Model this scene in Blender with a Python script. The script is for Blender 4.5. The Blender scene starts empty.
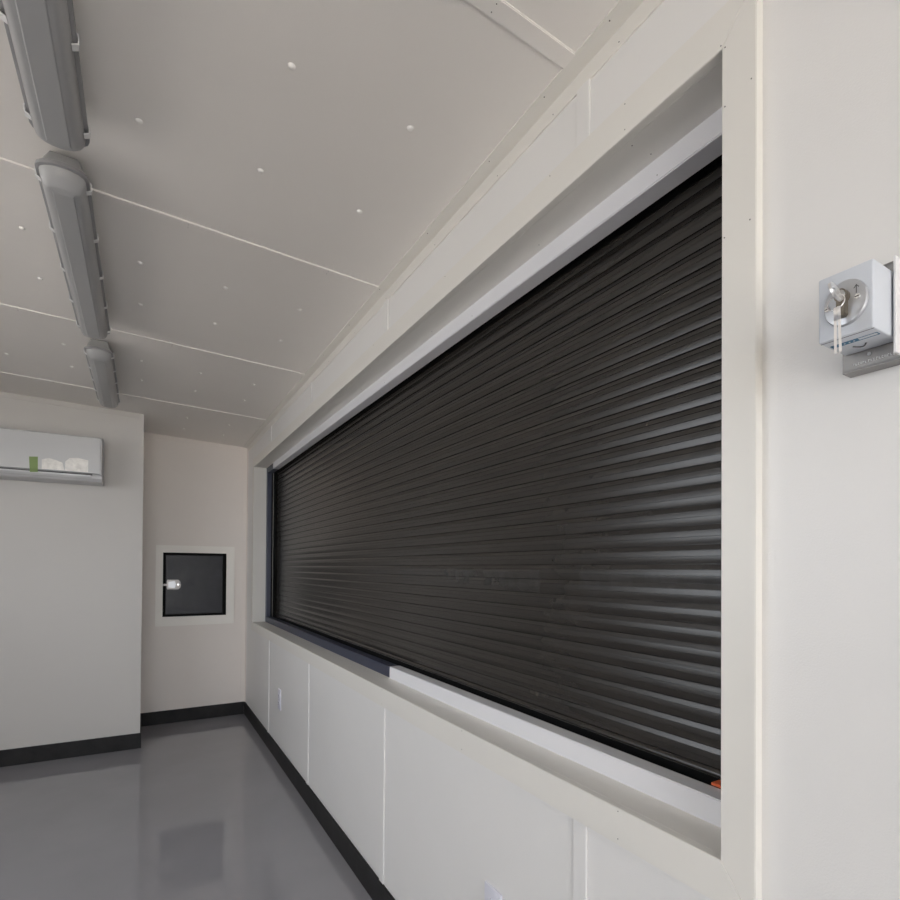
import bpy, bmesh, math, random
from mathutils import Vector, Matrix
random.seed(7)
SC = bpy.context.scene
COL = SC.collection

# ------------------------------------------------------------------ dimensions (metres, z = 0 is the floor)
EYE = 1.1415
XR = 0.7002            # face of the shutter wall
XT = 0.6852            # face of the shutter-opening trim
XL = -1.62             # face of the opposite wall
YE = 4.3293            # end wall (alcove)
YP = 3.8247            # partition face at x = 0
PT = -0.0308           # partition is slightly out of square
XP = -0.0045           # partition corner
YN = -2.20             # rear wall with the doorway
WO0, WO1 = 0.4295, 3.965      # shutter opening along y
WZ0, WZ1 = 0.7449, 1.8649     # shutter opening in z
def ceil_z(x): return 2.0761 - 0.03777 * (x - XR)
def part_y(x): return YP + PT * x
BAT = [0.695 + 0.9144 * k for k in range(-2, 4)]      # panel joints along y
BW = 0.033

# ------------------------------------------------------------------ materials
def mat(name, base, rough=0.5, metal=0.0, noise=0.0, nscale=8.0, bump=0.0, bscale=200.0, spec=0.5, coat=0.0, coat_r=0.1, rvar=0.0):
    m = bpy.data.materials.new(name); m.use_nodes = True
    nt = m.node_tree; b = nt.nodes['Principled BSDF']
    b.inputs['Base Color'].default_value = (*base, 1)
    b.inputs['Roughness'].default_value = rough
    b.inputs['Metallic'].default_value = metal
    b.inputs['Specular IOR Level'].default_value = spec
    b.inputs['Coat Weight'].default_value = coat
    b.inputs['Coat Roughness'].default_value = coat_r
    tc = nt.nodes.new('ShaderNodeTexCoord')
    if noise > 0 or rvar > 0:
        n = nt.nodes.new('ShaderNodeTexNoise'); n.inputs['Scale'].default_value = nscale
        n.inputs['Detail'].default_value = 6; n.inputs['Roughness'].default_value = 0.6
        nt.links.new(tc.outputs['Object'], n.inputs['Vector'])
        if noise > 0:
            r = nt.nodes.new('ShaderNodeValToRGB')
            r.color_ramp.elements[0].position = 0.3; r.color_ramp.elements[1].position = 0.7
            r.color_ramp.elements[0].color = (*[c * (1 - noise) for c in base], 1)
            r.color_ramp.elements[1].color = (*[min(1, c * (1 + noise)) for c in base], 1)
            nt.links.new(n.outputs['Fac'], r.inputs['Fac']); nt.links.new(r.outputs['Color'], b.inputs['Base Color'])
        if rvar > 0:
            mr = nt.nodes.new('ShaderNodeMapRange')
            mr.inputs['To Min'].default_value = max(0.02, rough - rvar); mr.inputs['To Max'].default_value = rough + rvar
            nt.links.new(n.outputs['Fac'], mr.inputs['Value']); nt.links.new(mr.outputs['Result'], b.inputs['Roughness'])
    if bump > 0:
        n2 = nt.nodes.new('ShaderNodeTexNoise'); n2.inputs['Scale'].default_value = bscale; n2.inputs['Detail'].default_value = 3
        bp = nt.nodes.new('ShaderNodeBump'); bp.inputs['Strength'].default_value = bump; bp.inputs['Distance'].default_value = 0.001
        nt.links.new(tc.outputs['Object'], n2.inputs['Vector']); nt.links.new(n2.outputs['Fac'], bp.inputs['Height'])
        nt.links.new(bp.outputs['Normal'], b.inputs['Normal'])
    return m

M = {}
M['wall'] = mat('wall panel paint', (0.78, 0.77, 0.755), 0.42, noise=0.012, nscale=3, bump=0.25, bscale=420)
M['end'] = mat('end wall paint', (0.82, 0.765, 0.72), 0.45, noise=0.012, nscale=3, bump=0.2, bscale=420)
M['part'] = mat('darkened wall paint', (0.60, 0.58, 0.555), 0.45, noise=0.012, nscale=3, bump=0.2, bscale=420)  # wall paint darkened: the dimmer light is put into the colour
M['ceil'] = mat('ceiling panel paint', (0.82, 0.79, 0.755), 0.5, noise=0.012, nscale=3, bump=0.2, bscale=420)
M['trim'] = mat('cream trim paint', (0.77, 0.75, 0.705), 0.4, noise=0.008, nscale=5)
M['cap'] = mat('white vinyl', (0.80, 0.80, 0.83), 0.3)
M['floor'] = mat('grey epoxy floor', (0.295, 0.288, 0.308), 0.06, noise=0.04, nscale=2.5, bump=0.05, bscale=40, spec=0.6, rvar=0.02)
M['base'] = mat('black vinyl skirting', (0.025, 0.024, 0.0245), 0.55, noise=0.25, nscale=14, spec=0.2)
M['navy'] = mat('navy anodised aluminium', (0.035, 0.042, 0.075), 0.35, metal=0.0, noise=0.08, nscale=20)
M['slat'] = mat('black shutter coating', (0.027, 0.0235, 0.020), 0.27, noise=0.12, nscale=6, spec=0.62)
def pale_band(m):
    # paler mottled band across the slats, in three stretches
    nt = m.node_tree; b = nt.nodes['Principled BSDF']
    tc = nt.nodes.new('ShaderNodeTexCoord'); sp = nt.nodes.new('ShaderNodeSeparateXYZ'); nt.links.new(tc.outputs['Object'], sp.inputs[0])
    def mr(sock, a, b_, smooth='LINEAR'):
        n = nt.nodes.new('ShaderNodeMapRange'); n.interpolation_type = smooth
        n.inputs['From Min'].default_value = a; n.inputs['From Max'].default_value = b_; nt.links.new(sock, n.inputs['Value']); return n.outputs['Result']
    def mul(a, b_, op='MULTIPLY'):
        n = nt.nodes.new('ShaderNodeMath'); n.operation = op; n.use_clamp = True; nt.links.new(a, n.inputs[0]); nt.links.new(b_, n.inputs[1]); return n.outputs[0]
    zt = mul(mr(sp.outputs['Z'], 1.1375, 1.1365), mr(sp.outputs['Z'], 1.060, 1.125, 'SMOOTHSTEP'))
    ya = mul(mr(sp.outputs['Y'], 0.858, 0.850), mr(sp.outputs['Y'], 0.50, 0.51))
    yb = mul(mr(sp.outputs['Y'], 0.985, 1.00), mr(sp.outputs['Y'], 1.83, 1.80))
    yc = mul(mr(sp.outputs['Y'], 1.92, 1.93), mr(sp.outputs['Y'], 2.20, 2.10))
    no = nt.nodes.new('ShaderNodeTexNoise'); no.inputs['Scale'].default_value = 26; no.inputs['Detail'].default_value = 5
    mp = nt.nodes.new('ShaderNodeMapping'); mp.inputs['Scale'].default_value = (1, 1, 0.35); nt.links.new(tc.outputs['Object'], mp.inputs[0]); nt.links.new(mp.outputs[0], no.inputs['Vector'])
    f = mul(mul(zt, mul(mul(ya, yb, 'ADD'), yc, 'ADD')), mr(no.outputs['Fac'], 0.25, 0.75))
    mx = nt.nodes.new('ShaderNodeMix'); mx.data_type = 'RGBA'
    old = b.inputs['Base Color'].links[0].from_socket
    nt.links.new(f, mx.inputs['Factor']); nt.links.new(old, mx.inputs['A']); mx.inputs['B'].default_value = (0.045, 0.044, 0.043, 1)
    nt.links.new(mx.outputs['Result'], b.inputs['Base Color'])
pale_band(M['slat'])
M['black'] = mat('black rubber', (0.006, 0.006, 0.006), 0.7, spec=0.1)
M['orange'] = mat('orange plastic', (0.80, 0.16, 0.05), 0.4)
M['screw'] = mat('dull screw steel', (0.20, 0.19, 0.18), 0.5, metal=0.4)
M['button'] = mat('white plastic button', (0.90, 0.88, 0.85), 0.3)
M['housing'] = mat('grey luminaire plastic', (0.38, 0.385, 0.385), 0.4)
M['diff'] = mat('grey prismatic diffuser', (0.36, 0.362, 0.365), 0.3, spec=0.35, coat=0.15)
M['tray'] = mat('grey lip plastic', (0.29, 0.29, 0.295), 0.4)
M['steel'] = mat('stainless steel', (0.62, 0.62, 0.62), 0.22, metal=1.0)
M['chrome'] = mat('chrome', (0.86, 0.86, 0.86), 0.1, metal=1.0)
M['brush'] = mat('brushed bracket steel', (0.30, 0.29, 0.28), 0.42, metal=0.5)
M['brushpale'] = mat('bright bracket flange', (0.80, 0.80, 0.80), 0.45, metal=0.2)
M['boxgrey'] = mat('grey painted casting', (0.60, 0.63, 0.68), 0.4, bump=0.2, bscale=700)
M['rose'] = mat('silver escutcheon', (0.52, 0.53, 0.55), 0.35, metal=0.6)
M['brass'] = mat('dull nickel brass', (0.22, 0.19, 0.15), 0.35, metal=0.8)
M['blue'] = mat('blue print', (0.03, 0.14, 0.25), 0.5)
M['ink'] = mat('grey engraving ink', (0.10, 0.10, 0.105), 0.6)
M['white'] = mat('white print', (0.85, 0.85, 0.85), 0.5)
M['acw'] = mat('white appliance plastic', (0.60, 0.605, 0.61), 0.22, coat=0.2)
M['acg'] = mat('pale grey appliance plastic', (0.56, 0.56, 0.57), 0.35)
M['acd'] = mat('dark slot', (0.05, 0.05, 0.05), 0.6)
M['tape'] = mat('green tape', (0.22, 0.31, 0.11), 0.6)
M['glare'] = mat('pale painted glare', (0.86, 0.84, 0.80), 0.25, noise=0.16, nscale=34)  # pale colour imitates a bright reflection on the panel
M['hatch'] = mat('black steel hatch', (0.012, 0.012, 0.017), 0.36, noise=0.6, nscale=9, rvar=0.14, spec=0.35)
M['outlet'] = mat('white outlet plastic', (0.72, 0.72, 0.80), 0.3)
M['darkyard'] = mat('dark yard ground', (0.26, 0.25, 0.24), 0.9, noise=0.15, nscale=3)
M['frame'] = mat('pale hatch frame paint', (0.90, 0.87, 0.82), 0.4)
M['key'] = mat('nickel key', (0.88, 0.88, 0.88), 0.28, metal=0.9)
M['clip'] = mat('pale clip plastic', (0.75, 0.75, 0.75), 0.3)
M['latch'] = mat('nickel latch', (0.36, 0.34, 0.33), 0.45, metal=0.7)
M['pave'] = mat('outdoor concrete', (0.52, 0.50, 0.47), 0.9, noise=0.1, nscale=2)

# ------------------------------------------------------------------ mesh helpers
def new(): return bmesh.new()
def quad(bm, pts):
    return bm.faces.new([bm.verts.new(p) for p in pts])
def box(bm, x0, x1, y0, y1, z0, z1, bev=0.0, seg=2):
    r = bmesh.ops.create_cube(bm, size=1.0)
    for v in r['verts']:
        v.co = Vector((x0 + (v.co.x + .5) * (x1 - x0), y0 + (v.co.y + .5) * (y1 - y0), z0 + (v.co.z + .5) * (z1 - z0)))
    if bev > 0:
        es = list({e for v in r['verts'] for e in v.link_edges})
        bmesh.ops.bevel(bm, geom=es, offset=bev, segments=seg, profile=0.5, affect='EDGES')
    return r
def prism(bm, poly, axis, a, b):
    """extrude a 2-D polygon along an axis; poly pairs are the other two axes in xyz order"""
    def P(u, v, w):
        return {'x': (w, u, v), 'y': (u, w, v), 'z': (u, v, w)}[axis]
    A = [bm.verts.new(P(u, v, a)) for u, v in poly]; Bv = [bm.verts.new(P(u, v, b)) for u, v in poly]
    n = len(poly)
    bm.faces.new(A[::-1]); bm.faces.new(Bv)
    for i in range(n): bm.faces.new((A[i], A[(i + 1) % n], Bv[(i + 1) % n], Bv[i]))
def hexa(bm, low, high):
    """low, high: four points each, matching order"""
    A = [bm.verts.new(p) for p in low]; Bv = [bm.verts.new(p) for p in high]
    n = len(A)
    bm.faces.new(A[::-1]); bm.faces.new(Bv)
    for i in range(n): bm.faces.new((A[i], A[(i + 1) % n], Bv[(i + 1) % n], Bv[i]))
def loft(bm, rings, caps=True):
    R = [[bm.verts.new(p) for p in r] for r in rings]
    n = len(R[0])
    for a, b in zip(R, R[1:]):
        for i in range(n): bm.faces.new((a[i], a[(i + 1) % n], b[(i + 1) % n], b[i]))
    if caps: bm.faces.new(R[0][::-1]); bm.faces.new(R[-1])
def cyl(bm, p0, p1, r0, r1=None, n=20):
    r1 = r0 if r1 is None else r1
    p0, p1 = Vector(p0), Vector(p1); d = (p1 - p0).normalized()
    u = d.orthogonal().normalized(); w = d.cross(u)
    loft(bm, [[p + (u * math.cos(2 * math.pi * i / n) + w * math.sin(2 * math.pi * i / n)) * r for i in range(n)] for p, r in ((p0, r0), (p1, r1))])
def tube(bm, pts, r, n=8, closed=False):
    P = [Vector(p) for p in pts]; rings = []
    for i, p in enumerate(P):
        a = P[i - 1] if (i or closed) else p; b = P[(i + 1) % len(P)] if (i < len(P) - 1 or closed) else p
        d = (b - a).normalized(); u = d.cross(Vector((0.13, 0.97, 0.21))).normalized(); w = d.cross(u)
        rings.append([p + (u * math.cos(2 * math.pi * k / n) + w * math.sin(2 * math.pi * k / n)) * r for k in range(n)])
    if closed:
        rings.append(rings[0])
        loft(bm, rings, caps=False); bmesh.ops.remove_doubles(bm, verts=bm.verts, dist=1e-6)
    else: loft(bm, rings)
def obj(name, bm, m, parent=None, smooth=None, loc=None):
    bmesh.ops.recalc_face_normals(bm, faces=bm.faces)
    me = bpy.data.meshes.new(name); bm.to_mesh(me); bm.free()
    me.materials.append(m)
    if smooth is not None:
        me.polygons.foreach_set('use_smooth', [True] * len(me.polygons))
        me.set_sharp_from_angle(angle=math.radians(smooth))
    o = bpy.data.objects.new(name, me); COL.objects.link(o)
    if loc is not None: o.location = loc
    if parent is not None:
        o.parent = parent
        if parent.location.length > 0:
            o.matrix_parent_inverse = Matrix.Translation(-parent.location)
    return o
def struct(name, bm, m, parent=None, smooth=None, label=None):
    o = obj(name, bm, m, parent, smooth)
    if parent is None:
        o['kind'] = 'structure'
        if label: o['label'] = label
    return o
def tag(o, label, cat, group=None):
    o['label'] = label; o['category'] = cat
    if group: o['group'] = group
    return o
def empty(name, loc, label, cat, group=None):
    o = bpy.data.objects.new(name, None); COL.objects.link(o); o.location = loc
    o.empty_display_size = 0.05
    return tag(o, label, cat, group)
def screw(parent, p, axis, r=0.0013):
    bm = new(); p = Vector(p); d = Vector(axis)
    cyl(bm, p - d * 0.0005, p + d * 0.0006, r, r * 0.8, 10)
    return obj('screw', bm, M['screw'], parent)

# ------------------------------------------------------------------ shell
TH = 0.10
bm = new(); box(bm, XL - TH, XR + 0.28, YN - TH, YE + TH, -0.12, 0.0)
struct('floor', bm, M['floor'], label='glossy grey epoxy floor')

bm = new()
xa, xb = XL - TH, XR + 0.30
hexa(bm, [(xa, YN - TH, ceil_z(xa)), (xb, YN - TH, ceil_z(xb)), (xb, YE + TH, ceil_z(xb)), (xa, YE + TH, ceil_z(xa))],
         [(xa, YN - TH, 2.36), (xb, YN - TH, 2.36), (xb, YE + TH, 2.36), (xa, YE + TH, 2.36)])
ceiling = struct('ceiling', bm, M['ceil'], label='pale grey panelled ceiling sloping down to the shutter wall')
def in_light(x, y): return -0.235 < x < -0.1
n = 0
for x in (0.4845, 0.234, -0.0165, -0.309, -0.555, -0.805):
    for y in (0.39, 0.695 - 0.3 + 0.0, 1.003, 1.307, 1.918, 2.223, 2.831, 3.127, 3.731, 4.03):
        if y < 0.5: continue
        if x < XP and y > 3.7: continue
        b2 = new(); bmesh.ops.create_uvsphere(b2, u_segments=14, v_segments=8, radius=0.0074)
        for v in b2.verts:
            v.co.z *= 0.62; v.co += Vector((x, y, ceil_z(x)))
        o = obj('button_cap', b2, M['button'], ceiling, smooth=60)

# shutter wall with its opening
bm = new()
WB = XR + 0.26          # back of the wall
def wbox(y0, y1, z0, z1): box(bm, XR, WB, y0, y1, z0, z1)
e = 0.004               # reveal stands a touch back from the trim edge
wbox(YN, WO0 - e, 0, 2.10); wbox(WO1 + e, YE + TH, 0, 2.10)
wbox(WO0 - e, WO1 + e, 0, WZ0 - e); wbox(WO0 - e, WO1 + e, WZ1 + e, 2.10)
bmesh.ops.remove_doubles(bm, verts=bm.verts, dist=1e-5)
struct('wall_right', bm, M['wall'], label='off white panelled wall holding the roller shutter')
bm = new(); box(bm, XL, WB, YE, YE + TH, 0, 2.18); struct('wall_end', bm, M['end'], label='warm white end wall of the alcove')
# opposite wall: a second opening to the daylight, across from the shutter
SY0, SY1, SZ0, SZ1 = 0.80, 2.55, 0.95, 1.95
bm = new()
box(bm, XL - TH, XL, YN, SY0, 0, 2.2); box(bm, XL - TH, XL, SY1, YE + TH, 0, 2.2)
box(bm, XL - TH, XL, SY0, SY1, SZ1, 2.2); box(bm, XL - TH, XL, SY0, SY1, 0, SZ0)
bmesh.ops.remove_doubles(bm, verts=bm.verts, dist=1e-5)
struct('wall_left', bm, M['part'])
bm = new()
hexa(bm, [(XL, part_y(XL), 0), (XP, part_y(XP), 0), (XP, YE, 0), (XL, YE, 0)],
         [(XL, part_y(XL), ceil_z(XL)), (XP, part_y(XP), ceil_z(XP)), (XP, YE, ceil_z(XP)), (XL, YE, ceil_z(XL))])
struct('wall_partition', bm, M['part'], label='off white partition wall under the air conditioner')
# rear wall: wide doorway standing open to the daylight
DX0, DX1, DZ = -1.45, 0.62, 2.04
bm = new()
box(bm, XL - TH, DX0, YN - TH, YN, 0, 2.2); box(bm, DX1, WB, YN - TH, YN, 0, 2.2); box(bm, DX0, DX1, YN - TH, YN, DZ, 2.2)
bmesh.ops.remove_doubles(bm, verts=bm.verts, dist=1e-5)
struct('wall_rear', bm, M['wall'])
bm = new(); box(bm, XL - TH, 9, -16, YN - TH - 0.005, -0.32, -0.13)
struct('ground', bm, M['pave'])
bm = new(); box(bm, -14, XL - TH - .005, -16, 12, -0.32, -0.14)
struct('ground_side', bm, M['darkyard'])  # unseen yard ground, toned dark to limit light bounced onto the ceiling

# skirting
bh = 0.0945
bm = new(); box(bm, XR - 0.008, XR, YN, YE - 0.008, 0.0, bh, 0.002, 1); struct('baseboard_right', bm, M['base'])
bm = new(); box(bm, XP, XR - 0.008, YE - 0.008, YE, 0.0, bh, 0.002, 1); struct('baseboard_end', bm, M['base'])
bm = new()
hexa(bm, [(XL, part_y(XL) - .008, 0), (XP + .008, part_y(XP) - .008, 0), (XP + .008, part_y(XP), 0), (XL, part_y(XL), 0)],
         [(XL, part_y(XL) - .008, bh), (XP + .008, part_y(XP) - .008, bh), (XP + .008, part_y(XP), bh), (XL, part_y(XL), bh)])
box(bm, XP, XP + 0.008, part_y(XP), YE - 0.008, 0, bh)
struct('baseboard_partition', bm, M['base'])

# ------------------------------------------------------------------ cover strips
trim_no = [0]
def trim(bm, m=None, label=None):
    trim_no[0] += 1
    return struct('trim_%d' % trim_no[0], bm, m or M['trim'], label=label)
T = 0.0036
# ceiling strips
for k, y in enumerate(BAT[1:], 1):
    bm = new()
    xs0, xs1 = XL, 0.667
    hexa(bm, [(xs0, y, ceil_z(xs0) - T), (xs1, y, ceil_z(xs1) - T), (xs1, y + BW, ceil_z(xs1) - T), (xs0, y + BW, ceil_z(xs0) - T)],
             [(xs0, y, ceil_z(xs0)), (xs1, y, ceil_z(xs1)), (xs1, y + BW, ceil_z(xs1)), (xs0, y + BW, ceil_z(xs0))])
    bmesh.ops.bevel(bm, geom=[ed for ed in bm.edges if abs(ed.verts[0].co.z - ceil_z(ed.verts[0].co.x) + T) < 1e-4 and abs(ed.verts[1].co.z - ceil_z(ed.verts[1].co.x) + T) < 1e-4 and abs(ed.verts[0].co.x - ed.verts[1].co.x) > .1], offset=0.0015, segments=2, affect='EDGES')
    t = trim(bm, M['ceil'])
    if k == 2:
        pass
    for xx in (0.4972, 0.10, -0.42):
        for dy in (0.009, 0.024): screw(t, (xx, y + dy, ceil_z(xx) - T), (0, 0, -1), 0.0012)
# angle between ceiling and shutter wall
bm = new()
zc = ceil_z(XR)
prism(bm, [(XR, zc), (0.665, ceil_z(0.665)), (0.665, ceil_z(0.665) - .003), (XR - .003, zc - .003), (XR - .003, zc - .036), (XR, zc - .036)], 'y', YN, YE)
t = trim(bm)
for y in (0.03, 0.32, 0.6225, 0.79, 0.98, 1.28, 1.62, 1.92, 2.25):
    screw(t, (0.674, y, ceil_z(0.674) - .0035), (0, 0, -1)); screw(t, (XR - .003, y, zc - .0265), (-1, 0, 0))
# wall strips, below and above the opening
for y in BAT[2:]:
    for z0, z1 in ((bh, 0.684), (1.9245, zc - .034)):
        bm = new(); box(bm, XR - .0048, XR, y - .0045, y - .0045 + BW, z0, z1, 0.0012, 2)
        trim(bm, M['wall'])
# corner angles of the alcove and partition
bm = new(); box(bm, XR - .034, XR - .0008, YE - .0025, YE, bh, zc - .004); box(bm, XR - .0025, XR, YE - .034, YE, bh, zc - .036); trim(bm, M['end'])
bm = new(); hexa(bm, [(XP, YE - .0025, ceil_z(XP) - .03), (XR - .035, YE - .0025, ceil_z(XR) - .03), (XR - .035, YE, ceil_z(XR) - .03), (XP, YE, ceil_z(XP) - .03)],
                     [(XP, YE - .0025, ceil_z(XP)), (XR - .035, YE - .0025, ceil_z(XR)), (XR - .035, YE, ceil_z(XR)), (XP, YE, ceil_z(XP))]); trim(bm, M['end'])
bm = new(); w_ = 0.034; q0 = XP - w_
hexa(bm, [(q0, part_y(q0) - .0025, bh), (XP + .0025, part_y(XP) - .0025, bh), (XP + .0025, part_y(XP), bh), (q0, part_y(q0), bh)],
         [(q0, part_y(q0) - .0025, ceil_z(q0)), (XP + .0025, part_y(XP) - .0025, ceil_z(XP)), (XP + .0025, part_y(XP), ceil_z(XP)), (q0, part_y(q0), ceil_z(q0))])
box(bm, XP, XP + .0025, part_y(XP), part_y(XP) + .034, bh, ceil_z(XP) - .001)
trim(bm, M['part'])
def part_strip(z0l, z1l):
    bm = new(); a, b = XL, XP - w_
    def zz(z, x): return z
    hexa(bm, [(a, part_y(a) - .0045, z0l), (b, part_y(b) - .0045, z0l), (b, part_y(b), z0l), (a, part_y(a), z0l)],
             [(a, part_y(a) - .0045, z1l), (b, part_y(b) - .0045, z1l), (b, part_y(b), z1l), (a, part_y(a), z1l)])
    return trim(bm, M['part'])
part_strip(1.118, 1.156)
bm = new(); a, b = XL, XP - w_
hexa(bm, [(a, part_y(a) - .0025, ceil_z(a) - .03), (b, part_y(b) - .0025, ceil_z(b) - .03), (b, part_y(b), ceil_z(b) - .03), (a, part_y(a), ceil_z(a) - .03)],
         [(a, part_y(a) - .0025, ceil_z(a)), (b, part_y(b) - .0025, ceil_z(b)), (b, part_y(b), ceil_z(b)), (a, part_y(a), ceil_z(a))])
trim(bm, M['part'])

# mitred casing round the shutter opening: four boards
OY0, OY1, OZ0, OZ1 = 0.3825, WO1 + .05, 0.684, 1.9245
g = 0.0004
boards = [
    ([(WO0, WZ0), (WO1, WZ0), (OY1, OZ0), (OY0, OZ0)], (0, 0)),
    ([(WO0, WZ1), (WO1, WZ1), (OY1, OZ1), (OY0, OZ1)], (0, 0)),
    ([(WO0, WZ0), (WO0, WZ1), (OY0, OZ1), (OY0, OZ0)], (0, 0)),
    ([(WO1, WZ0), (WO1, WZ1), (OY1, OZ1), (OY1, OZ0)], (0, 0))]
bt = []
for poly, _ in boards:
    cy = sum(p[0] for p in poly) / 4; cz_ = sum(p[1] for p in poly) / 4
    bm = new(); prism(bm, poly, 'x', XT, XR)
    bmesh.ops.recalc_face_normals(bm, faces=bm.faces)
    bmesh.ops.bevel(bm, geom=[ed for ed in bm.edges if all(abs(v.co.x - XT) < 1e-6 for v in ed.verts)], offset=0.0009, segments=2, affect='EDGES')
    bt.append(trim(bm))
for y in (0.608, 1.1, 1.6, 2.1, 2.6, 3.1, 3.6):
    for z in (0.7399, 0.6942): screw(bt[0], (XT, y, z), (-1, 0, 0), 0.0011)
for p in ((.5988, 1.918), (.7848, 1.918), (1.2, 1.918), (1.7, 1.918), (.431, 1.8703), (.5988, 1.875)): screw(bt[1], (XT, *p), (-1, 0, 0), 0.0011)
for p in ((.3887, 1.7901), (.425, 1.7806), (.3904, 1.6041), (.4254, 1.599), (.4249, 1.8629)): screw(bt[2], (XT, *p), (-1, 0, 0), 0.0011)
# reveal lining of the opening (sill, head and jambs)
XF = 0.7745
bm = new()
box(bm, XR + .0005, XF + .06, WO0 - e, WO1 + e, WZ0 - e, WZ0); t = trim(bm)
bm = new(); box(bm, XR + .0005, XF + .06, WO0 - e, WO1 + e, WZ1, WZ1 + e); t = trim(bm)
for x, y in ((0.7547, 0.6021), (0.712, 0.6065), (0.7547, 0.9), (0.7547, 1.4), (0.7547, 2.0)): screw(t, (x, y, WZ1), (0, 0, -1))
for y0, y1 in ((WO0 - e, WO0), (WO1, WO1 + e)):
    bm = new(); box(bm, XR + .0005, XF + .06, y0, y1, WZ0, WZ1); trim(bm)

# ------------------------------------------------------------------ serving window: navy frame, white caps, glass
FD = 0.0375; FH = 0.0395
win = bpy.data.objects.new('window_1', None); COL.objects.link(win); win['kind'] = 'structure'; win.location = (XF, 2.2, WZ0)
win['label'] = 'long serving window in front of the roller shutter'
bm = new()
y0, y1, z0, z1 = WO0, WO1, WZ0, WZ1
# four members of one frame, mitred
oc = [(y0, z0), (y1, z0), (y1, z1), (y0, z1)]; ic = [(y0 + FH, z0 + FH), (y1 - FH, z0 + FH), (y1 - FH, z1 - FH), (y0 + FH, z1 - FH)]
V = {}
for tagx, x in (('f', XF), ('b', XF + FD)):
    V[tagx + 'o'] = [bm.verts.new((x, *p)) for p in oc]; V[tagx + 'i'] = [bm.verts.new((x, *p)) for p in ic]
for i in range(4):
    j = (i + 1) % 4
    bm.faces.new((V['fo'][i], V['fo'][j], V['fi'][j], V['fi'][i])); bm.faces.new((V['bo'][i], V['bi'][i], V['bi'][j], V['bo'][j]))
    bm.faces.new((V['fi'][i], V['fi'][j], V['bi'][j], V['bi'][i])); bm.faces.new((V['fo'][i], V['bo'][i], V['bo'][j], V['fo'][j]))
obj('window_frame', bm, M['navy'], win)
c = 0.003
bm = new(); prism(bm, [(XF - c, z0), (XF, z0), (XF, z0 + FH), (XF + FD - .001, z0 + FH), (XF + FD - .001, z0 + FH + c * .7), (XF - c, z0 + FH + c * .7)], 'y', y0 + .001, 1.734)
bmesh.ops.bevel(bm, geom=[ed for ed in bm.edges if all(abs(v.co.x - XF + c) < 1e-6 and abs(v.co.z - z0 - FH - c * .7) < 1e-5 for v in ed.verts)], offset=0.0018, segments=3, affect='EDGES')
s_ = obj('sill_cap', bm, M['cap'], win, smooth=40); s_['label'] = 'white vinyl cap over the near half of the navy sill'
bm = new(); prism(bm, [(XF - c, z1), (XF, z1), (XF, z1 - FH), (XF + FD - .001, z1 - FH), (XF + FD - .001, z1 - FH - c * .7), (XF - c, z1 - FH - c * .7)], 'y', y0 + .001, 3.735)
bmesh.ops.bevel(bm, geom=[ed for ed in bm.edges if all(abs(v.co.x - XF + c) < 1e-6 and abs(v.co.z - z1 + FH + c * .7) < 1e-5 for v in ed.verts)], offset=0.0018, segments=3, affect='EDGES')
h_ = obj('head_cap', bm, M['cap'], win, smooth=40); h_['label'] = 'white vinyl cap along the head of the window'
for y in (.6023, 1.2, 1.8): screw(h_, (XF - c, y, 1.8347), (-1, 0, 0), 0.0011)
bm = new(); box(bm, XF + FD - .010, XF + FD - .0005, y1 - FH - .008, y1 - FH, z0 + FH, z1 - FH)
obj('gasket', bm, M['black'], win)

# ------------------------------------------------------------------ roller shutter behind the glass
SX = 0.842
sh = empty('roller_shutter', (SX, 2.2, WZ0), 'wide black slatted roller shutter closed behind the serving window', 'roller shutter')
pitch = 0.0346
zj = 1.4983            # a known joint
ks = range(-20, int((1.90 - zj) / pitch) + 1)
prof = []
for k in ks:
    zb_ = zj + k * pitch
    # from the joint upward: lower face leaning back, rib, flat web, groove, shoulder running back into the joint
    P_ = [(0.0012, 0.0000), (0.0012, 0.0005), (-0.0033, 0.0007), (-0.0036, 0.0011), (-0.0041, 0.0042), (-0.0045, 0.0080), (-0.0048, 0.0122),
          (-0.0048, 0.0130), (-0.0054, 0.0133), (-0.0054, 0.0138), (-0.0049, 0.0142), (-0.0048, 0.0170), (-0.0046, 0.0200), (-0.0043, 0.0232),
          (-0.0042, 0.0240), (-0.0033, 0.0242), (-0.0033, 0.0246), (-0.0047, 0.0249), (-0.0046, 0.0254), (-0.0043, 0.0262), (-0.0035, 0.0290), (-0.0026, 0.0320), (-0.0021, 0.0334), (-0.0015, 0.0340), (0.0012, 0.0342)]
    prof += [(SX + a, zb_ + b) for a, b in P_]
zlow, zhigh = prof[0][1], prof[-1][1]
bm = new()
YA, YB = WO0 + 0.01, WO1 + .02
rows = [(bm.verts.new((x, YA, z)), bm.verts.new((x, YB, z))) for x, z in prof]
for (a, b), (c1, d) in zip(rows, rows[1:]): bm.faces.new((a, b, d, c1))
bk = [(bm.verts.new((SX + .012, YA, zz)), bm.verts.new((SX + .012, YB, zz))) for zz in (zlow, zhigh)]
bm.faces.new((bk[0][0], bk[0][1], bk[1][1], bk[1][0]))
bm.faces.new((rows[0][0], rows[0][1], bk[0][1], bk[0][0])); bm.faces.new((rows[-1][0], rows[-1][1], bk[1][1], bk[1][0]))
obj('curtain', bm, M['slat'], sh, smooth=24)
bm = new()
bp_ = [(SX - .002, zlow), (SX - .0035, zlow - .001), (SX - .0075, zlow - .004), (SX - .009, zlow - .008), (SX - .008, zlow - .012), (SX - .003, zlow - .0165), (SX + .012, zlow - .0165), (SX + .012, zlow)]
prism(bm, bp_, 'y', YA, YB); obj('bottom_bar', bm, M['slat'], sh, smooth=50)
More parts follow.
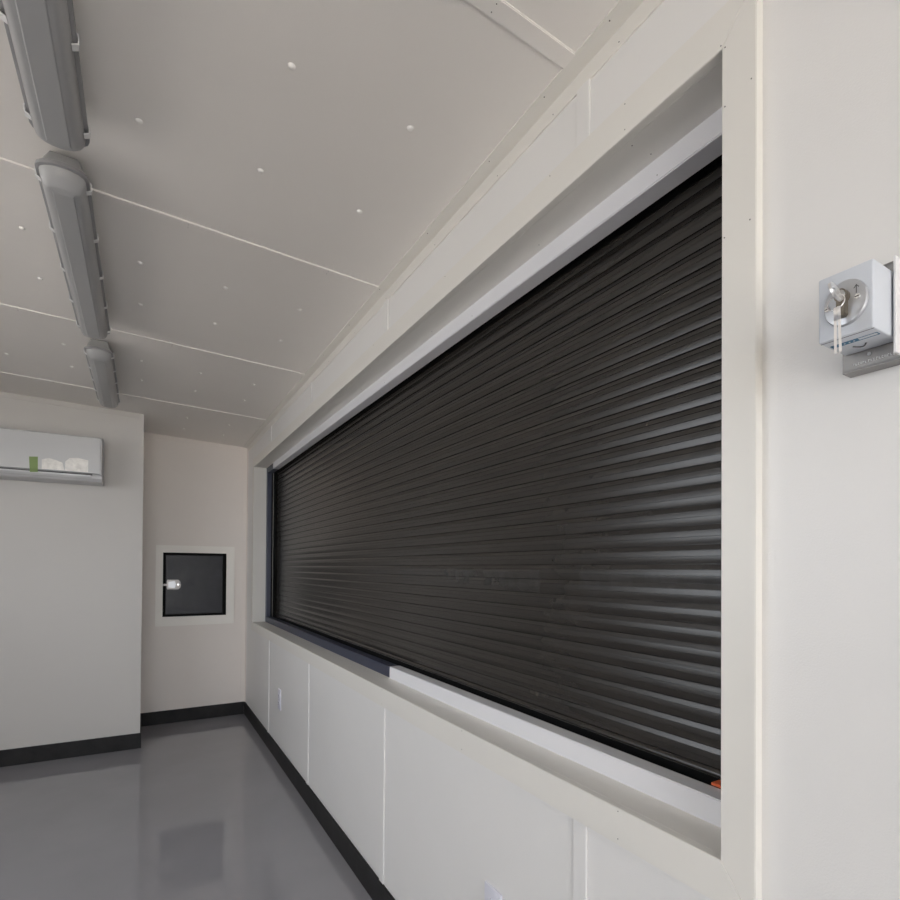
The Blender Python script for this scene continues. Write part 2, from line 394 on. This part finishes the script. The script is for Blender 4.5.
bm = new(); box(bm, SX + .002, SX + .012, YA, YB, WZ0 + .004, zlow - .0167); obj('seal_strip', bm, M['black'], sh)
bm = new(); box(bm, SX - .016, SX + .014, WO1 - .032, WO1 - .0005, WZ0 + .0045, WZ1 - .001); obj('guide_rail', bm, M['black'], sh)
bm = new(); box(bm, SX - .016, SX + .014, WO0 + .0005, WO0 + .03, WZ0 + .0045, WZ1 - .001); obj('guide_rail', bm, M['black'], sh)
bm = new(); box(bm, SX - .0165, SX + .003, WO0 + .035, 3.9, 1.828, WZ1 - .002); obj('brush_seal', bm, M['black'], sh)
bm = new(); box(bm, SX - .029, SX - .0070, 0.498, 0.526, 0.7872, 0.7915, 0.0006, 1); o_ = obj('end_tab', bm, M['orange'], sh); o_['label'] = 'small orange plastic tab at the near end of the bottom bar'

# ------------------------------------------------------------------ linear lights
def stadium(x0, y0, y1, hw, z, n=8, cham=None):
    """closed ring: rounded-end slot of half width hw, from y0 to y1"""
    r = hw if cham is None else cham
    P = []
    for s, yc in ((1, y1 - r), (-1, y0 + r)):
        for i in range(n + 1):
            a = math.pi * i / n
            P.append((x0 + s * hw * math.cos(a), yc + s * r * math.sin(a), z))
    return P
LX = -0.1695
def linear_light(ya, yb, label, nclip, LX=LX):
    zt_ = ceil_z(LX + .03) - 0.0046
    root = empty('surface_mounted_light', (LX, (ya + yb) / 2, zt_), label, 'ceiling light', 'linear lights in a row along the ceiling')
    zl = 2.052
    # housing: narrow at the ceiling, wide at the lip, hexagonal end
    bm = new()
    def hexring(hw, inset, z):
        a, b = ya + inset, yb - inset
        return [(LX - hw, a + .010, z), (LX - hw * .84, a, z), (LX + hw * .84, a, z), (LX + hw, a + .010, z), (LX + hw, b - .010, z), (LX + hw * .84, b, z), (LX - hw * .84, b, z), (LX - hw, b - .010, z)]
    loft(bm, [hexring(.031, .046, zt_), hexring(.041, .026, 2.070), hexring(.044, .016, zl + .006)])
    obj('housing', bm, M['housing'], root)
    bm = new(); loft(bm, [stadium(LX, ya, yb, .0505, zl + .005, cham=.032), stadium(LX, ya - .0, yb, .0515, zl + .002, cham=.033), stadium(LX, ya, yb, .0510, zl - .003, cham=.032), stadium(LX, ya + .003, yb - .003, .048, zl - .0045, cham=.030)])
    obj('lip', bm, M['tray'], root, smooth=35)
    bm = new()
    loft(bm, [stadium(LX, ya + .006, yb - .006, .0445, zl - .004, cham=.028), stadium(LX, ya + .009, yb - .009, .0430, zl - .014, cham=.026), stadium(LX, ya + .020, yb - .020, .0385, zl - .027, cham=.022),
              stadium(LX, ya + .030, yb - .030, .033, zl - .035, cham=.018), stadium(LX, ya + .036, yb - .036, .027, zl - .038, cham=.014)])
    d = obj('diffuser', bm, M['diff'], root, smooth=28)
    # raised lens rib down the middle of the diffuser, with tapered ends
    bm = new()
    def rect(hw, a, b, z): return [(LX - hw, a, z), (LX + hw, a, z), (LX + hw, b, z), (LX - hw, b, z)]
    loft(bm, [rect(.0215, ya + .044, yb - .044, zl - .0379), rect(.0190, ya + .052, yb - .052, zl - .0400)])
    obj('lens_rib', bm, M['diff'], d)
    for i in range(nclip):
        y = ya + .062 + (yb - ya - .124) * i / (nclip - 1)
        for s in (-1, 1):
            bm = new(); xo = LX + s * .0515
            prism(bm, [(xo - s * .006, zl + .012), (xo + s * .0022, zl + .010), (xo + s * .0034, zl + .001), (xo + s * .0022, zl - .009), (xo - s * .008, zl - .014), (xo - s * .008, zl - .012), (xo + s * .0006, zl - .0075), (xo + s * .0014, zl + .001), (xo + s * .0006, zl + .008), (xo - s * .006, zl + .010)], 'y', y - .007, y + .007)
            obj('clip', bm, M['clip'], root)
    return root
linear_light(0.395, 1.385, 'grey linear ceiling light nearest the camera, cut by the top of the picture', 5, LX + .011)
linear_light(1.462, 2.452, 'grey linear ceiling light in the middle of the row of three', 5)
linear_light(2.622, 3.462, 'grey linear ceiling light farthest away, close above the partition wall', 5)

# ------------------------------------------------------------------ air conditioner on the partition
def acy(x, d): return part_y(x) - d
AX0, AX1 = -1.03, -0.2105
ac = empty('air_conditioner', ((AX0 + AX1) / 2, part_y(-.6), 1.62), 'white wall mounted air conditioner high on the partition wall', 'air conditioner')
def ac_prism(prof, x0, x1, name, m, smooth=None, bev=0.0, par=None):
    bm = new()
    A = [bm.verts.new((x0, acy(x0, d), z)) for d, z in prof]; Bq = [bm.verts.new((x1, acy(x1, d), z)) for d, z in prof]
    k = len(prof); bm.faces.new(A); bm.faces.new(Bq[::-1])
    for i in range(k): bm.faces.new((A[i], A[(i + 1) % k], Bq[(i + 1) % k], Bq[i]))
    if bev:
        bmesh.ops.recalc_face_normals(bm, faces=bm.faces)
        bmesh.ops.bevel(bm, geom=[ed for ed in bm.edges if ed.verts[0].co.x != ed.verts[1].co.x or max(v.co.y for v in ed.verts) < acy(x0, 0.05)] and
                        [ed for ed in bm.edges if abs(ed.verts[0].co.x - ed.verts[1].co.x) < 1e-6 and max(v.co.y for v in ed.verts) < acy(x0, .02)], offset=bev, segments=3, affect='EDGES')
    return obj(name, bm, m, par or ac, smooth=smooth)
body = [(0.0, 1.893), (0.150, 1.893), (0.186, 1.880), (0.188, 1.672), (0.178, 1.664), (0.178, 1.648), (0.160, 1.632), (0.09, 1.628), (0.0, 1.630)]
ac_prism(body, AX0, AX1, 'casing', M['acg'], 30)
panel = [(0.187, 1.886), (0.196, 1.880), (0.2010, 1.80), (0.1975, 1.676), (0.1875, 1.672)]
ac_prism(panel, AX0, AX1 - .001, 'front_panel', M['acw'], 30, bev=0.007)
ac_prism([(0.1785, 1.671), (0.1905, 1.671), (0.1905, 1.6655), (0.1785, 1.6655)], AX0 + .05, AX1 - .045, 'air_slot', M['acd'])
lv = ac_prism([(0.179, 1.6645), (0.193, 1.6645), (0.1925, 1.656), (0.181, 1.643), (0.174, 1.643)], AX0 + .05, AX1 - .052, 'louver', M['acw'], 30)
def ac_patch(pts, name, m, label, par):
    bm = new()
    def d_at(z):
        for (d0, z0_), (d1, z1_) in zip(panel, panel[1:]):
            if z1_ <= z <= z0_: return d0 + (d1 - d0) * (z0_ - z) / (z0_ - z1_)
        return 0.197
    hexa(bm, [(x, acy(x, d_at(z) + .0002), z) for x, z in pts], [(x, acy(x, d_at(z) + .0009), z) for x, z in pts])
    o = obj(name, bm, m, par); o['label'] = label; return o
fpn = [o for o in COL.objects if o.name.startswith('front_panel')][0]
ac_patch([(-.544, 1.741), (-.505, 1.7445), (-.505, 1.679), (-.541, 1.676)], 'tape_strip', M['tape'], 'strip of green tape over the panel seam', ac)
bm = new(); hexa(bm, [(-.541, acy(-.541, .1972), 1.678), (-.505, acy(-.505, .1972), 1.680), (-.505, acy(-.505, .1935), 1.660), (-.540, acy(-.54, .1935), 1.657)],
                     [(-.541, acy(-.541, .1985), 1.678), (-.505, acy(-.505, .1985), 1.680), (-.505, acy(-.505, .1948), 1.660), (-.540, acy(-.54, .1948), 1.657)])
obj('tape_strip', bm, M['tape'], ac)
ac_patch([(-.488, 1.732), (-.455, 1.742), (-.425, 1.734), (-.395, 1.722), (-.385, 1.679), (-.488, 1.679)], 'glare_patch', M['glare'], 'pale painted reflection beside the green tape', ac)  # flat pale shapes painted in for the reflection on the panel
ac_patch([(-.382, 1.730), (-.362, 1.752), (-.325, 1.757), (-.292, 1.751), (-.275, 1.747), (-.275, 1.679), (-.384, 1.679)], 'glare_patch', M['glare'], 'pale painted reflection towards the end of the panel', ac)

# ------------------------------------------------------------------ access hatch in the alcove
HX0, HX1, HZ0, HZ1 = 0.082, 0.611, 0.7085, 1.2967
IX0, IX1, IZ0, IZ1 = 0.1275, 0.555, 0.7745, 1.2441
ht = empty('access_hatch', ((HX0 + HX1) / 2, YE, HZ0), 'square black steel hatch with a cream frame on the end wall', 'hatch')
bm = new()
for y in (YE - .014,):
    fo = [bm.verts.new((x, YE - .014, z)) for x, z in ((HX0, HZ0), (HX1, HZ0), (HX1, HZ1), (HX0, HZ1))]
    fi = [bm.verts.new((x, YE - .014, z)) for x, z in ((IX0, IZ0), (IX1, IZ0), (IX1, IZ1), (IX0, IZ1))]
    bo = [bm.verts.new((x, YE - .0005, z)) for x, z in ((HX0, HZ0), (HX1, HZ0), (HX1, HZ1), (HX0, HZ1))]
    bi = [bm.verts.new((x, YE - .0005, z)) for x, z in ((IX0, IZ0), (IX1, IZ0), (IX1, IZ1), (IX0, IZ1))]
    for i in range(4):
        j = (i + 1) % 4
        bm.faces.new((fo[i], fo[j], fi[j], fi[i])); bm.faces.new((fi[i], fi[j], bi[j], bi[i])); bm.faces.new((fo[i], bo[i], bo[j], fo[j])); bm.faces.new((bo[i], bi[i], bi[j], bo[j]))
fr_ = obj('frame', bm, M['frame'], ht); fr_['label'] = 'cream mitred frame'
# fine mitre lines
for (a0, b0), (a1, b1) in zip(((HX0, HZ0), (HX1, HZ0), (HX1, HZ1), (HX0, HZ1)), ((IX0, IZ0), (IX1, IZ0), (IX1, IZ1), (IX0, IZ1))):
    pass
bm = new(); box(bm, IX0 + .0005, IX1 - .0005, YE - .0035, YE - .0008, IZ0 + .0005, IZ1 - .0005)
obj('rebate', bm, M['black'], ht)
bm = new(); box(bm, IX0 + .018, IX1 - .026, YE - .0085, YE - .0037, IZ0 + .018, IZ1 - .018, 0.002, 2)
dr = obj('door', bm, M['hatch'], ht)
bm = new(); prism(bm, [(.158, .975), (.228, .975), (.241, .987), (.246, 1.008), (.241, 1.030), (.228, 1.0455), (.158, 1.0455), (.153, 1.036), (.153, .984)], 'y', YE - .0125, YE - .0086)
la = obj('latch', bm, M['latch'], dr); la['label'] = 'chrome paddle latch'
bm = new(); prism(bm, [(.163, .989), (.205, .984), (.212, 1.010), (.205, 1.037), (.163, 1.030)], 'y', YE - .0165, YE - .0126); obj('paddle', bm, M['rose'], dr)
bm = new(); box(bm, IX0 + .001, .158, YE - .0115, YE - .0087, 1.001, 1.016); obj('strike', bm, M['latch'], dr)
bm = new(); cyl(bm, (.226, YE - .0126, 1.010), (.226, YE - .0145, 1.010), .008, .007, 16); obj('lock_cylinder', bm, M['steel'], dr)

# ------------------------------------------------------------------ wall outlets under the window
def outlet(y0, y1, z0, z1, label):
    yc, zc_ = (y0 + y1) / 2, (z0 + z1) / 2
    root = empty('wall_outlet', (XR, yc, zc_), label, 'outlet', 'wall outlets under the window')
    bm = new(); box(bm, XR - .0065, XR - .0003, y0, y1, z0, z1, 0.002, 2); obj('cover_plate', bm, M['outlet'], root, smooth=30)
    for dz in (-.0205, .0205):
        bm = new()
        pts = [(yc + .0165 * math.cos(a), zc_ + dz + .0145 * max(-.86, min(.86, math.sin(a)))) for a in [2 * math.pi * i / 24 for i in range(24)]]
        prism(bm, pts, 'x', XR - .0085, XR - .0064); rc = obj('receptacle', bm, M['outlet'], root)
        for dy in (-.0062, .0062):
            bm = new(); box(bm, XR - .0089, XR - .0084, yc + dy - .0012, yc + dy + .0012, zc_ + dz - .002, zc_ + dz + .006); obj('slot', bm, M['acd'], rc)
        bm = new(); cyl(bm, (XR - .0089, yc, zc_ + dz - .0075), (XR - .0084, yc, zc_ + dz - .0075), .0022, n=10); obj('slot', bm, M['acd'], rc)
    bm = new(); cyl(bm, (XR - .0072, yc, zc_), (XR - .0064, yc, zc_), .0028, n=12); obj('screw', bm, M['steel'], root)
outlet(0.947, 1.011, 0.296, 0.4145, 'white wall outlet low on the near panel, cut by the bottom of the picture')
outlet(3.106, 3.164, 0.3115, 0.4305, 'white wall outlet low on the far panels near the alcove')

# ------------------------------------------------------------------ key switch beside the window
KX, KB = 0.620, 0.6805
KY0, KY1, KZ0, KZ1 = 0.2312, 0.2802, 1.3835, 1.452
ksw = empty('key_switch', (XR, 0.256, KZ0), 'grey metal key switch box on a steel bracket beside the window', 'key switch')
bm = new(); box(bm, KX, KB, KY0, KY1, KZ0, KZ1, 0.0018, 3); obj('housing', bm, M['boxgrey'], ksw, smooth=30)
bm = new(); box(bm, KX + .0035, KX + .0042, KY0 + .001, KY1 - .001, KZ0 - .0003, KZ0 + .0002); obj('lid_seam', bm, M['ink'], ksw)
# bracket: plate, bottom and far flanges to the wall, near flange standing out
bm = new(); box(bm, KB + .0002, KB + .0022, 0.2262, 0.2830, 1.3655, 1.4688)
box(bm, KB + .0002, XR - .0002, 0.2262, 0.2830, 1.3640, 1.3662); box(bm, KB + .0002, XR - .0002, 0.2262, 0.2830, 1.4680, 1.4700)
bmesh.ops.remove_doubles(bm, verts=bm.verts, dist=1e-6)
br = obj('bracket', bm, M['brush'], ksw); br['label'] = 'brushed steel mounting bracket'
bm = new(); box(bm, 0.6600, XR - .0004, 0.2270, 0.2294, 1.3655, 1.4650, 0.0004, 1); obj('flange', bm, M['brushpale'], br)
bm = new(); cyl(bm, (KB + .0002, .2575, 1.3785), (KB - .0008, .2575, 1.3785), .0024, .002, 14); obj('screw', bm, M['steel'], br)
# stamped lettering on the bracket: worn to small strokes
x = KB - .0001
def strokes(y, y_end, z, step, parent, m, h=.0022):
    i = 0
    while y > y_end:
        bm = new(); kind = i % 4
        w = step * .62
        box(bm, x - .0002, x + .0003, y - step * .18, y, z - h / 2, z + h / 2)
        if kind in (0, 2): box(bm, x - .0002, x + .0003, y - w, y, z + h * .28, z + h / 2)
        if kind in (1, 2): box(bm, x - .0002, x + .0003, y - w, y, z - h / 2, z - h * .28)
        if kind == 3: box(bm, x - .0002, x + .0003, y - w, y - w + step * .18, z - h / 2, z + h / 2)
        obj('stamped_letter', bm, m, parent); y -= step; i += 1
strokes(.2725, .2605, 1.3712, .0022, br, M['white']); strokes(.2585, .2535, 1.3714, .0022, br, M['white']); strokes(.2515, .2325, 1.3717, .0025, br, M['white'], .0026)
# logo bar, outlined, on the underside
z = KZ0 - .0002
bm = new()
L0, L1, lx0, lx1 = KY1 - .0035, KY0 + .0035, .6370, .6450
fx = .2520
box(bm, lx0, lx1, fx, L0, z - .0001, z + .0004)
obj('logo', bm, M['blue'], ksw)
bm = new()
for a, b, c1, d in ((lx0, lx0 + .0009, L1, fx), (lx1 - .0009, lx1, L1, fx), (lx0, lx1, L1, L1 + .0009)): box(bm, a, b, c1, d, z - .0001, z + .0004)
bmesh.ops.remove_doubles(bm, verts=bm.verts, dist=1e-6)
obj('logo_border', bm, M['blue'], ksw)
for yy in (.2735, .2690, .2645, .2600, .2560):
    bm = new(); pts = [(lx0 + .004 + .0012 * math.cos(a), yy + .0008 * math.sin(a)) for a in [2 * math.pi * i / 12 for i in range(12)]]
    prism(bm, pts, 'z', z - .0003, z - .00005); obj('logo_letter', bm, M['boxgrey'], ksw)
bm = new(); tube(bm, [(.657 + .0075 * math.sin(math.pi * i / 10), .2632 - .0115 * i / 10, z) for i in range(11)], .0008, 6); obj('cable_mark', bm, M['ink'], ksw)
# rose (escutcheon)
RY, RZ, ry, rz = 0.2545, 1.4165, 0.0195, 0.0232
def ell(s, x): return [(x, RY + ry * s * math.cos(2 * math.pi * i / 40), RZ + rz * s * math.sin(2 * math.pi * i / 40)) for i in range(40)]
bm = new(); loft(bm, [ell(1.0, KX + .0004), ell(1.0, KX - .0022), ell(.955, KX - .0036), ell(.88, KX - .0040)]); rose = obj('rose', bm, M['rose'], ksw, smooth=35)
bm = new()
CY, CZ, cr = .2548, 1.4218, .0066
pts = []
for i in range(21):
    a = math.radians(-50 + 280 * i / 20); pts.append((CY + cr * .85 * math.cos(a), CZ + cr * math.sin(a)))
pts += [(CY - .0036, 1.4030), (CY - .002, 1.4008), (CY + .002, 1.4008), (CY + .0036, 1.4030)]
prism(bm, pts, 'x', KX - .0125, KX - .0038); cy_ = obj('lock_cylinder', bm, M['brass'], ksw, smooth=30)
bm = new(); cyl(bm, (KX - .0126, CY, CZ), (KX - .0140, CY, CZ), .0050, .0047, 20); obj('lock_plug', bm, M['steel'], cy_)
for yy, zz in ((.2426, 1.4175), (.2695, 1.4150)):
    bm = new(); cyl(bm, (KX - .0037, yy, zz), (KX - .0058, yy, zz), .0030, .0024, 16); sc_ = obj('rose_screw', bm, M['chrome'], ksw, smooth=30)
    bm = new(); box(bm, KX - .0062, KX - .0057, yy - .0021, yy + .0021, zz - .0004, zz + .0004); obj('screw_slot', bm, M['ink'], sc_)
bm = new(); x0_ = KX - .0043
box(bm, x0_, x0_ + .0005, .24365, .24435, 1.4215, 1.4290)
prism(bm, [(.2440, 1.4306), (.2465, 1.4272), (.2457, 1.4270), (.2440, 1.4293), (.2423, 1.4270), (.2415, 1.4272)], 'x', x0_, x0_ + .0005)
o_ = obj('arrow_mark', bm, M['ink'], ksw); o_['label'] = 'engraved arrow pointing up'

# keys: one in the lock, two hanging from its ring
kb = empty('hanging_keys', (KX - .02, .2525, 1.405), 'bunch of silver keys hanging from the lock of the switch box', 'keys')
def key_mesh(bm, bow_r=.0098, blade=.034, th=.0018):
    """flat key in the local (u, w) plane: bow with a hole at the origin, blade along +w; thickness along v"""
    n = 24
    out = [(bow_r * math.cos(2 * math.pi * i / n), bow_r * .92 * math.sin(2 * math.pi * i / n)) for i in range(n)]
    hole = [(.0026 * math.cos(2 * math.pi * i / n), -.0045 + .0026 * math.sin(2 * math.pi * i / n)) for i in range(n)]
    lay = []
    for v in (-th / 2, th / 2):
        lay.append(([bm.verts.new((a, v, b)) for a, b in out], [bm.verts.new((a, v, b)) for a, b in hole]))
    for i in range(n):
        j = (i + 1) % n
        (o0, h0), (o1, h1) = lay
        bm.faces.new((o0[i], o0[j], h0[j], h0[i])); bm.faces.new((o1[i], h1[i], h1[j], o1[j]))
        bm.faces.new((o0[i], o1[i], o1[j], o0[j])); bm.faces.new((h0[i], h0[j], h1[j], h1[i]))
    # blade with cuts
    w0, w1 = bow_r * .80, bow_r * .8 + blade
    cuts = [(.0028, w0)]; kk = 6
    for i in range(kk):
        w = w0 + (w1 - w0) * (.25 + .65 * i / kk)
        cuts += [(.0028 - (.0004 if i % 2 else .0), w), (.0013 + .0005 * (i % 3), w + .0018)]
    poly = cuts + [(.0006, w1), (-.0022, w1 - .001), (-.0028, w0)]
    A = [bm.verts.new((a, -th * .42, b)) for a, b in poly]; Bq = [bm.verts.new((a, th * .42, b)) for a, b in poly]
    bm.faces.new(A[::-1]); bm.faces.new(Bq)
    for i in range(len(poly)): bm.faces.new((A[i], A[(i + 1) % len(poly)], Bq[(i + 1) % len(poly)], Bq[i]))
def place_key(mtx, blade=.034, th=.0018, r=.0098):
    bm = new(); key_mesh(bm, r, blade, th); bm.transform(mtx); return obj('key', bm, M['key'], kb, smooth=30)
# local axes: w (blade) -> +x into the lock; bow plane turned about the blade
def frame_m(u, v, w, t):
    m = Matrix.Identity(4)
    for i, a in enumerate((u, v, w)):
        for j in range(3): m[j][i] = a[j]
    m.translation = t; return m
ang = math.radians(20)
u = Vector((0, math.sin(ang), math.cos(ang))); w = Vector((1, 0, 0)); v = w.cross(u)
place_key(frame_m(u, v, w, Vector((KX - .0215, CY, CZ + .001))), blade=.0010, th=.0026, r=.0112)
ringc = Vector((KX - .0240, .2535, 1.4105)); RR = .0082
bm = new()
tube(bm, [(ringc.x + .0022 * math.sin(a), ringc.y + RR * .92 * math.cos(a), ringc.z + RR * math.sin(a)) for a in [2 * math.pi * i / 36 for i in range(36)]], .0006, 8, closed=True)
obj('ring', bm, M['chrome'], kb, smooth=60)
for dy, ty in ((.0017, 3), (-.0017, -3)):
    tt = math.radians(ty)
    w = Vector((0.05, math.sin(tt) * .3, -1)).normalized(); u = Vector((.92, .39, .0)).normalized(); u = (u - w * u.dot(w)).normalized(); v = w.cross(u)
    place_key(frame_m(u, v, w, Vector((ringc.x, ringc.y - .0010 + dy * 0.95, ringc.z - RR - .0040))), blade=.0325, th=.0027, r=.0078)

# ------------------------------------------------------------------ daylight
wd = bpy.data.worlds.new('overcast daylight'); SC.world = wd; wd.use_nodes = True
nt = wd.node_tree; bg = nt.nodes['Background']
bg.inputs['Color'].default_value = (0.90, 0.943, 1.0, 1); bg.inputs['Strength'].default_value = 2.6
pl = bpy.data.lights.new('doorway_portal', 'AREA'); pl.shape = 'RECTANGLE'; pl.size = DX1 - DX0; pl.size_y = DZ
pl.cycles.is_portal = True
po = bpy.data.objects.new('doorway_portal', pl); COL.objects.link(po)
po.location = ((DX0 + DX1) / 2, YN - .05, DZ / 2); po.rotation_euler = (math.radians(90), 0, 0)   # -Z of the lamp faces +y (into the room)

pl2 = bpy.data.lights.new('side_portal', 'AREA'); pl2.shape = 'RECTANGLE'; pl2.size = SY1 - SY0; pl2.size_y = SZ1 - SZ0
pl2.cycles.is_portal = True
po2 = bpy.data.objects.new('side_portal', pl2); COL.objects.link(po2)
po2.location = (XL - .05, (SY0 + SY1) / 2, (SZ0 + SZ1) / 2); po2.rotation_euler = (math.radians(90), 0, math.radians(-90))   # faces +x, into the room
sl = bpy.data.lights.new('sun', 'SUN'); sl.energy = 16.0; sl.angle = math.radians(0.6); sl.color = (1.0, 0.94, 0.86)
so = bpy.data.objects.new('sun', sl); COL.objects.link(so); so.location = (-8, -8, 10)
so.rotation_euler = Vector((-0.8, 0.0, -1.0)).to_track_quat('-Z', 'Y').to_euler()      # high over the shutter side: lights the yard, not the room
# ------------------------------------------------------------------ camera
yaw, pit, rol = 0.53186, 0.009403, 0.006778
fw = Vector((math.sin(yaw) * math.cos(pit), math.cos(yaw) * math.cos(pit), math.sin(pit)))
r = Vector((math.cos(yaw), -math.sin(yaw), 0)); up = r.cross(fw)
r2 = r * math.cos(rol) + up * math.sin(rol); u2 = up * math.cos(rol) - r * math.sin(rol)
cam = bpy.data.cameras.new('camera'); co = bpy.data.objects.new('camera', cam); COL.objects.link(co)
co.matrix_world = Matrix(((r2.x, u2.x, -fw.x, 0), (r2.y, u2.y, -fw.y, 0), (r2.z, u2.z, -fw.z, EYE), (0, 0, 0, 1)))
cam.sensor_width = 36; cam.lens = 522.136 / 900 * 36
cam.shift_x = (450 - 449.84) / 900; cam.shift_y = (563.55 - 450) / 900
cam.clip_start = 0.01
SC.camera = co

SC.view_settings.view_transform = 'Standard'; SC.view_settings.look = 'None'
SC.view_settings.gamma = 1; SC.view_settings.use_curve_mapping = False
SC.view_settings.exposure = 0.79
SC.cycles.max_bounces = 14; SC.cycles.diffuse_bounces = 10; SC.cycles.glossy_bounces = 6
SC.cycles.transparent_max_bounces = 12; SC.cycles.use_denoising = True
SC.cycles.caustics_reflective = False; SC.cycles.caustics_refractive = False
